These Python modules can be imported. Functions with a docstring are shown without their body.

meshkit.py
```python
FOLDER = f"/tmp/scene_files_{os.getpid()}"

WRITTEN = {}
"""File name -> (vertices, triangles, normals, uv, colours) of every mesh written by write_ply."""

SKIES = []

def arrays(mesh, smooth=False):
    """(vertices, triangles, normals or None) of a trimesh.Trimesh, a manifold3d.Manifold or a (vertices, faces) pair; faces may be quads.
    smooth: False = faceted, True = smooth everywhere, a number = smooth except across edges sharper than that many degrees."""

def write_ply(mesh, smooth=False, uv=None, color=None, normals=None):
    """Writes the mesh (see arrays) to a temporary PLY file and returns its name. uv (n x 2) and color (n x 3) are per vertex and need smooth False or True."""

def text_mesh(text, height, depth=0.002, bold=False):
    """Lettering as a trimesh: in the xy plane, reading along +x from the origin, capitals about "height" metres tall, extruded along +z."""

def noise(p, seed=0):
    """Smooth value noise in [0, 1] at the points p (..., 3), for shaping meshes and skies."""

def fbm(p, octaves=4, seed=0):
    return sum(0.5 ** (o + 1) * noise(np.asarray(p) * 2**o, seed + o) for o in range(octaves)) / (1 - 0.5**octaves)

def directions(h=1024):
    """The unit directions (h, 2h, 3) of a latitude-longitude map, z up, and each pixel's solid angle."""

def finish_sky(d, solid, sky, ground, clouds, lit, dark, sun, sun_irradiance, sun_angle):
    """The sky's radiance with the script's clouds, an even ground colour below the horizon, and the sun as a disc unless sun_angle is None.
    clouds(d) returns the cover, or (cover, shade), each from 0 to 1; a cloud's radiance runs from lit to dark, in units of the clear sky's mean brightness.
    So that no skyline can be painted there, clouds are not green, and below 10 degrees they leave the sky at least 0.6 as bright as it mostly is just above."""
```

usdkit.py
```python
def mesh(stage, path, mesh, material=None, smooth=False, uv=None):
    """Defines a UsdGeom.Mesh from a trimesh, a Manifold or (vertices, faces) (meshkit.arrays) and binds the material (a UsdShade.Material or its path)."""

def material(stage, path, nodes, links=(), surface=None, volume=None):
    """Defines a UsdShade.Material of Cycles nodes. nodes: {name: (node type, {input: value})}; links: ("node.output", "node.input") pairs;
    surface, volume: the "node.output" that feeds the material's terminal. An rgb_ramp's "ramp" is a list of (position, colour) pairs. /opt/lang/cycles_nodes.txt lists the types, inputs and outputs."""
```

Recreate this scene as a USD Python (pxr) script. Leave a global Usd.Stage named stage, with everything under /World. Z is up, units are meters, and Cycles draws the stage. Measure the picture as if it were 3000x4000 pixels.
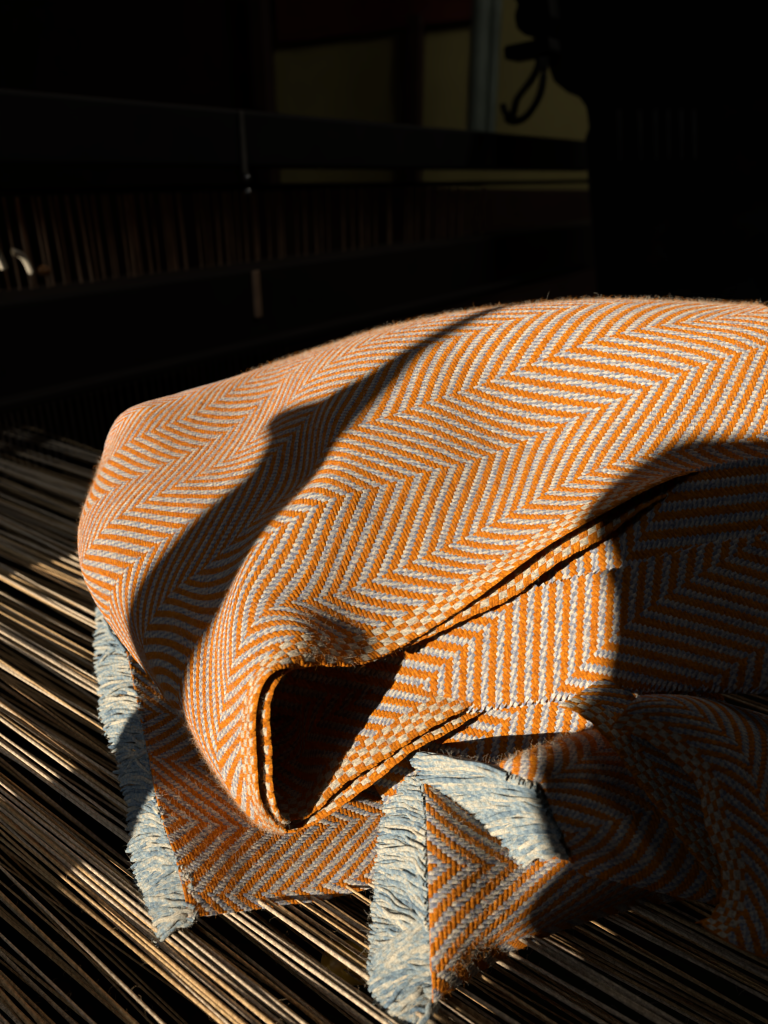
import json, math, numpy as np, trimesh, usdkit, meshkit
from pxr import Usd, UsdGeom, UsdLux, UsdShade, Sdf, Gf, Vt
from scipy.interpolate import RectBivariateSpline, CubicSpline
from shapely.geometry import Polygon, box as sbox
from shapely.ops import unary_union
stage = Usd.Stage.CreateInMemory()
UsdGeom.SetStageUpAxis(stage, 'Z'); UsdGeom.SetStageMetersPerUnit(stage, 1.0)
UsdGeom.Xform.Define(stage, '/World'); UsdGeom.Scope.Define(stage, '/World/Looks')
rng = np.random.default_rng(11)
# ------------------------------------------------------------------ camera
FPX, CAM = 2910.0, np.array([0, 0, .15])          # focal length in pixels of the 3000 px wide photograph
TH = math.atan(1319 / 2910)
FW, UP, RT = np.array([0, math.cos(TH), -math.sin(TH)]), np.array([0, math.sin(TH), math.cos(TH)]), np.array([1., 0, 0])
cam = UsdGeom.Camera.Define(stage, '/World/camera')
cam.AddTransformOp().Set(Gf.Matrix4d(*RT, 0, *UP, 0, *(-FW), 0, *CAM, 1))
cam.CreateHorizontalApertureAttr(7.2); cam.CreateVerticalApertureAttr(9.6); cam.CreateFocalLengthAttr(7.2 * FPX / 3000)
cam.CreateClippingRangeAttr(Gf.Vec2f(.01, 100)); cam.CreateFStopAttr(3.2); cam.CreateFocusDistanceAttr(.20); cam.CreateExposureAttr(.8)
# ------------------------------------------------------------------ light: low sun through the window behind the camera
SUN = np.array((-.75,-.61,.25)); SUN = SUN / np.linalg.norm(SUN)
sun = UsdLux.DistantLight.Define(stage, '/World/sun')
z = SUN; x = np.cross([0, 0, 1.], z); x /= np.linalg.norm(x); y = np.cross(z, x)
E1, E2 = x, y
sun.AddTransformOp().Set(Gf.Matrix4d(*x, 0, *y, 0, *z, 0, 0, 0, 0, 1))
sun.CreateIntensityAttr(1.25); sun.CreateAngleAttr(.53); sun.CreateColorAttr(Gf.Vec3f(1, .86, .66)); sun.CreateNormalizeAttr(True)
def area(name, at, look, w, h, power, col):
    l = UsdLux.RectLight.Define(stage, '/World/' + name)
    at = np.array(at, float); z = at - np.array(look, float); z /= np.linalg.norm(z); x = np.cross([0, 0, 1.], z); x /= np.linalg.norm(x); y = np.cross(z, x)
    l.AddTransformOp().Set(Gf.Matrix4d(*x, 0, *y, 0, *z, 0, *at, 1))
    l.CreateWidthAttr(w); l.CreateHeightAttr(h); l.CreateIntensityAttr(power); l.CreateNormalizeAttr(False); l.CreateColorAttr(Gf.Vec3f(*col))
area('window_light', (-1.09, -.88, 1.35), (0, .2, .05), 1.0, .8, 1.6, (.85, .93, 1.))
# ------------------------------------------------------------------ helpers
def W(px, py, d): return CAM + d * ((px - 1500) / FPX * RT + (2000 - py) / FPX * UP + FW)
def ray(px, py): return (px - 1500) / FPX * RT + (2000 - py) / FPX * UP + FW
names = {}
def numbered(p):
    n = names.get(p, -1) + 1; names[p] = n
    return p if n == 0 else '%s_%03d' % (p, n)
def tag(prim, **kw):
    for k, v in kw.items(): prim.SetCustomDataByKey(k, v)
def thing(name, label=None, cat=None, parent='/World', **kw):
    x = UsdGeom.Xform.Define(stage, numbered(parent + '/' + name)); p = x.GetPrim()
    if label: tag(p, label=label)
    if cat: tag(p, category=cat)
    tag(p, **kw)
    return str(p.GetPath())
def obj(name, mesh, m, parent='/World', smooth=False, uv=None, **kw):
    g = usdkit.mesh(stage, numbered(parent + '/' + name), mesh, m, smooth=smooth, uv=uv)
    tag(g.GetPrim(), **kw)
    return g
def mat(name, nodes, links, surface='p.BSDF'):
    return usdkit.material(stage, '/World/Looks/' + name, nodes, links, surface=surface)
# ------------------------------------------------------------------ materials
def plain(name, col, rough=.6, var=.25, scale=40, metal=0, spec=.5, bump=.0):
    a = tuple(c * (1 - var) for c in col); b = tuple(min(1, c * (1 + var)) for c in col)
    n = {'g': ('geometry', {}), 'n': ('noise_texture', {'scale': float(scale), 'detail': 4.0}), 'r': ('rgb_ramp', {'ramp': [(.3, a), (.7, b)]}),
         'p': ('principled_bsdf', {'roughness': rough, 'metallic': float(metal), 'specular_ior_level': spec})}
    l = [('g.position', 'n.vector'), ('n.fac', 'r.fac'), ('r.color', 'p.base_color')]
    if bump:
        n['b'] = ('bump', {'strength': .6, 'distance': bump}); l += [('n.fac', 'b.height'), ('b.normal', 'p.normal')]
    return mat(name, n, l)
def wool(name, stops, twist=None, nscale=800., sheen=.12, dark=.38, bump=.00025, streak=None):
    """Yarn: st.x runs along the yarn in yarn widths, st.y is the yarn's own number plus its turn."""
    n = {'g': ('geometry', {}), 'a': ('uvmap', {'attribute': 'st'}), 's': ('separate_xyz', {}),
         'n': ('noise_texture', {'scale': nscale, 'detail': 3.0, 'roughness': .6}),
         'n2': ('noise_texture', {'scale': nscale * 3.4, 'detail': 2.0, 'roughness': .7}),
         'tw': ('math', {'math_type': 'multiply_add', 'value2': 2.2, 'value3': 0.}), 'ty': ('math', {'math_type': 'multiply_add', 'value2': 6.2832}),
         'si': ('math', {'math_type': 'sine'}), 'mx': ('math', {'math_type': 'multiply_add', 'value2': twist or .0, 'value3': .0}), 'ad': ('math', {'math_type': 'add'}),
         'r': ('rgb_ramp', {'ramp': stops}), 'dk': ('rgb_ramp', {'ramp': [(.28, (dark,) * 3), (.58, (1, 1, 1)), (.8, (1.25, 1.25, 1.25))]}),
         'mu': ('mix', {'mix_type': 'multiply', 'fac': 1.0}), 'b': ('bump', {'strength': .5, 'distance': bump}),
         'p': ('principled_bsdf', {'roughness': .95, 'specular_ior_level': .15, 'sheen_weight': sheen, 'sheen_roughness': .5, 'diffuse_roughness': .6})}
    l = [('g.position', 'n.vector'), ('g.position', 'n2.vector'), ('a.UV', 's.vector'), ('s.x', 'tw.value1'), ('s.y', 'ty.value1'), ('tw.value', 'ty.value3'), ('ty.value', 'si.value1'),
         ('si.value', 'mx.value1'), ('n.fac', 'ad.value1'), ('mx.value', 'ad.value2'), ('ad.value', 'r.fac'), ('n2.fac', 'dk.fac'), ('r.color', 'mu.color1'), ('dk.color', 'mu.color2'),
         ('mu.color', 'p.base_color'), ('n2.fac', 'b.height'), ('b.normal', 'p.normal'), ('mu.color', 'p.sheen_tint')]
    if streak:                                                     # long streaks along each yarn, every yarn its own
        n['sk'] = ('vector_math', {'math_type': 'multiply', 'vector2': (streak, .31, 0.)}); l += [('a.UV', 'sk.vector1')]
        l = [x for x in l if x != ('g.position', 'n.vector')] + [('sk.vector', 'n.vector')]
        n['n'] = ('noise_texture', {'scale': 1., 'detail': 3.0, 'roughness': .6})
    return mat(name, n, l)
ORANGE = wool('orange_wool', [(.28,(.36,.095,.005)),(.5,(.55,.174,.008)),(.72,(.70,.26,.014))], twist=.06, nscale=1100.)
PALE = wool('pale_wool', [(.28,(.19,.215,.31)),(.45,(.34,.36,.44)),(.57,(.50,.48,.46)),(.77,(.70,.63,.52))], twist=.19, nscale=1300.)
CREAM = wool('cream_wool', [(.28, (.34, .33, .31)), (.48, (.56, .50, .40)), (.75, (.72, .64, .50))], twist=.14, nscale=1100.)
FRINGE = wool('fringe_wool', [(.32, (.075, .115, .17)), (.42, (.17, .245, .32)), (.50, (.28, .345, .38)), (.57, (.42, .42, .38)), (.68, (.58, .53, .43))], twist=.04, streak=.03)
YARN = [wool('warp_yarn_cream', [(.3, (.56, .44, .31)), (.7, (.74, .61, .46))], twist=.16, streak=.12), wool('warp_yarn_tan', [(.3, (.50, .33, .16)), (.7, (.66, .46, .25))], twist=.16, streak=.12),
        wool('warp_yarn_brown', [(.3, (.28, .17, .08)), (.7, (.42, .27, .14))], twist=.16, streak=.12)]
def hairmat(name, col):
    return mat(name, {'p': ('principled_bsdf', {'base_color': col, 'roughness': .6, 'specular_ior_level': .4}), 't': ('translucent_bsdf', {'color': col}), 'm': ('mix_closure', {'fac': .35})}, [('p.BSDF', 'm.closure1'), ('t.BSDF', 'm.closure2')], surface='m.closure')
H_OR, H_PA, H_TAN = hairmat('orange_fibre', (.62, .24, .03)), hairmat('pale_fibre', (.62, .57, .48)), hairmat('tan_fibre', (.60, .45, .28))
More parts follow.
